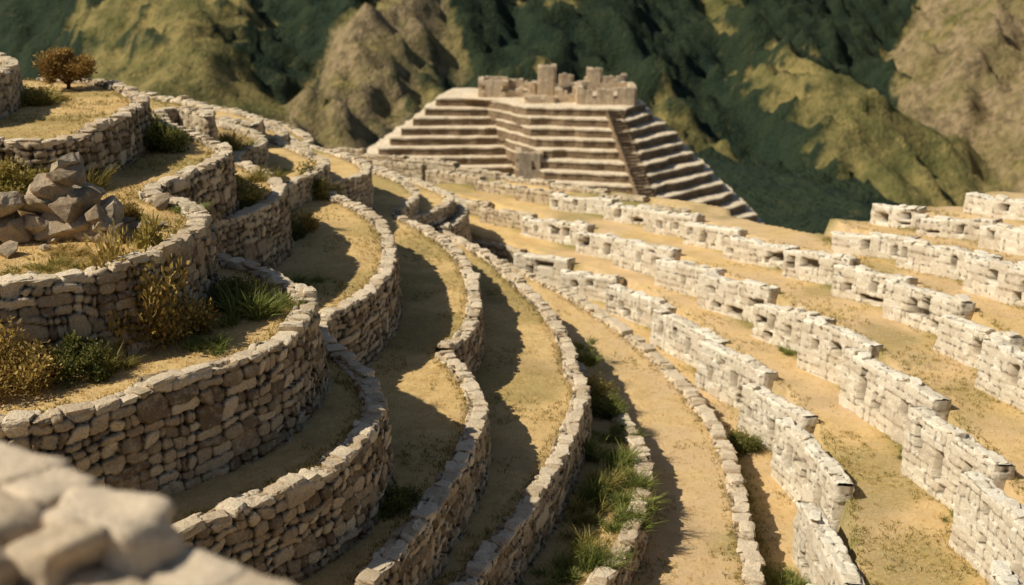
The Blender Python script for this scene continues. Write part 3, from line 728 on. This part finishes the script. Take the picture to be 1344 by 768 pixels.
xs=np.r_[np.arange(-800,-300,10),np.arange(-300,330,2.4),np.arange(330,800,10)]
ys=np.r_[np.arange(64,150,6),np.arange(150,720,2.4),np.arange(720,1150,8)]
X,Y=np.meshgrid(xs,ys,indexing='ij')
far=sstep(200,300,Y)
wx=X+far*42*(fbm(X*.012,Y*.012,91,4)-.5); wy=Y+far*42*(fbm(X*.012+50,Y*.012,92,4)-.5)
acc=np.zeros(X.shape); wsum=np.zeros((4,)+X.shape); Zm=np.full(X.shape,-150.); dd=np.full(X.shape,50.); T=4.0
zs=[];ks=[]
for pts,slA,slB,kd in ridges:
    zr=np.full(X.shape,-400.); dr=np.zeros(X.shape)
    for (a,b_) in zip(pts[:-1],pts[1:]):
        a=np.array(a,float);b_=np.array(b_,float); d=b_[:2]-a[:2]; L2=d@d
        t=np.clip(((wx-a[0])*d[0]+(wy-a[1])*d[1])/L2,0,1)
        dist=np.hypot(wx-a[0]-t*d[0],wy-a[1]-t*d[1])
        cr=d[0]*(wy-a[1])-d[1]*(wx-a[0])
        sl=np.where(cr>0,slA,slB)
        r0=7. if kd!=3 else 2.
        z=a[2]+(b_[2]-a[2])*t-sl*(np.sqrt(dist**2+r0*r0)-r0)
        m=z>zr; zr=np.where(m,z,zr); dr=np.where(m,dist,dr)
    zs.append(zr); ks.append(kd); m=zr>Zm; dd=np.where(m,dr,dd); Zm=np.maximum(Zm,zr)
for zr,kd in zip(zs,ks):
    e=np.exp(np.clip((zr-Zm)/T,-30,0)); acc+=e; wsum[kd]+=e
Z=Zm+far*T*np.log(np.maximum(acc,1))*.9
rockw=wsum[1]/np.maximum(acc,1e-6); forw=wsum[2]/np.maximum(acc,1e-6)
dsp=np.hypot(X-8,(Y-168)*.9); spur=-37.6-.6*np.maximum(dsp-46,0)+6*sstep(50,80,dsp)*(fbm(X*.03,Y*.03,12,4)-.5); onspur=spur>Z; Z=np.maximum(Z,spur)
rid=1-np.abs(2*fbm(X*.015,Y*.015,33,5)-1)
rid2=1-np.abs(2*fbm(X*.055+.02*Y+3,Y*.016,36,4)-1)
det=(rid-.7)*18+(rid2-.7)*15+(fbm(X*.045,Y*.045,44,4)-.5)*8+(fbm(X*.12,Y*.12,45,3)-.5)*(4+10*rockw)
Z=Z+far*det
gy=np.gradient(Z,axis=0)/np.gradient(X,axis=0); gx=np.gradient(Z,axis=1)/np.gradient(Y,axis=1); steep=np.hypot(gx,gy)
fm=fbm(X*.013,Y*.013,77,6)
grassw=wsum[0]/np.maximum(acc,1e-6)
wob=30*(fbm(X*.02,Y*.02,97,4)-.5)
leftdark=sstep(-150,-162,X+.25*(Y-400)+wob)*sstep(300,340,Y)
east=sstep(50,75,X-.2*Y+wob)
valley=sstep(-50,-15,X-.2*Y+wob)*(1-east)*sstep(430,500,Y)
forest=sstep(.36,.66,fm+.16*forw-.06*rockw-.03*grassw-.02+.0030*(dd-18)+.07*(.7-rid)*3+.20*(.66-rid2)+.45*leftdark+.22*valley-.14*east+.2*onspur)
rock=np.clip(sstep(.60,.84,.25*steep+.22*rockw+.75*fbm(X*.03,Y*.03,88,5)),0,1)*(1-forest*.8)*(.1+.7*rockw)
cs=5.0; cu=X/cs; cv=Y/cs; best=np.full(X.shape,9.); i0=np.floor(cu); j0=np.floor(cv); hb=np.zeros(X.shape)
for di in(-1,0,1):
    for dj in(-1,0,1):
        ii=i0+di; jj=j0+dj
        q=np.hypot(cu-(ii+.5+.7*(hsh(ii,jj,5)-.5)),cv-(jj+.5+.7*(hsh(ii,jj,6)-.5))); hb=np.where(q<best,hsh(ii,jj,7),hb); best=np.minimum(best,q)
tree=np.clip(sstep(.35,.6,forest*.9+.85*(hb-.42)),0,1)
nearf=sstep(150,165,Y)*np.where(dsp<50,0,1)
Z=Z+nearf*tree*np.sqrt(np.clip(1-best*1.3,0,1))*(2.5+3.0*hb)
V=np.stack([X,Y,Z],-1).reshape(-1,3); K=len(ys)
i,j=np.meshgrid(np.arange(len(xs)-1),np.arange(K-1),indexing='ij'); a=(i*K+j).ravel()
tb=tree*sstep(.75,.45,best)
A=np.zeros((len(V),4)); A[:,0]=np.clip(.35*forest+.3*tree*forest+.55*tb,0,1).ravel(); A[:,1]=rock.ravel(); A[:,2]=hb.ravel(); A[:,3]=1
M_M,nt,b=new_mat("mountain_slope"); at=attr(nt,"mtn")
n1=noise(nt,.05,6,.65); n2=noise(nt,.25,5,.7); n3=noise(nt,.9,3,.7)
c=mixc(nt,rng(nt,n1,.38,.62),(.15,.14,.045),(.34,.265,.095)); c=mixc(nt,rng(nt,n2,.45,.65,0,.65),c,(.08,.082,.028))
rk=mixc(nt,rng(nt,n2,.35,.65),(.48,.345,.20),(.20,.145,.08)); rk=mixc(nt,rng(nt,n1,.45,.6,0,.6),rk,(.20,.17,.065)); c=mixc(nt,at[1],c,rk)
fo=mixc(nt,rng(nt,n3,.35,.7),(.012,.025,.016),(.030,.047,.024)); fo=mixc(nt,math_(nt,'MULTIPLY',at[2],.45),fo,(.06,.075,.03))
fm_=rng(nt,math_(nt,'ADD',at[0],math_(nt,'MULTIPLY',math_(nt,'SUBTRACT',n2,.5),.9)),.15,.8)
c=mixc(nt,fm_,c,fo)
nt.links.new(c,b.inputs["Base Color"]); bump(nt,b,math_(nt,'ADD',n2,math_(nt,'MULTIPLY',n3,.4)),1.0,3.0)
me=mesh_from("hills",V,np.c_[a,a+K,a+K+1,a+1].astype(np.int32),A,"mtn")
add("hills",me,M_M,kind="structure",label="steep mountain slopes with dark forest, dry grass and rock",category="hills")
print("mountain",time.time()-T0)

# ------------------------------------------------------------------ light
el=math.radians(46); az=(-.982,-.19)
sun_vec=Vector((math.cos(el)*az[0],math.cos(el)*az[1],math.sin(el)))
sd=bpy.data.lights.new("sun",'SUN'); sd.energy=5.0; sd.angle=math.radians(.5); sd.color=(1,.93,.79)
so=bpy.data.objects.new("sun",sd); col.objects.link(so); so.rotation_euler=sun_vec.to_track_quat('Z','Y').to_euler(); so.location=(-30,0,40)
w=bpy.data.worlds.new("World"); scene.world=w; w.use_nodes=True; nt=w.node_tree
sk=nt.nodes.new("ShaderNodeTexSky"); sk.sky_type='NISHITA'; sk.sun_disc=False; sk.sun_elevation=el
sk.sun_rotation=math.atan2(sun_vec.x,sun_vec.y)
nt.links.new(sk.outputs[0],nt.nodes["Background"].inputs[0]); nt.nodes["Background"].inputs[1].default_value=.06
print("done",time.time()-T0, len(bpy.data.objects))
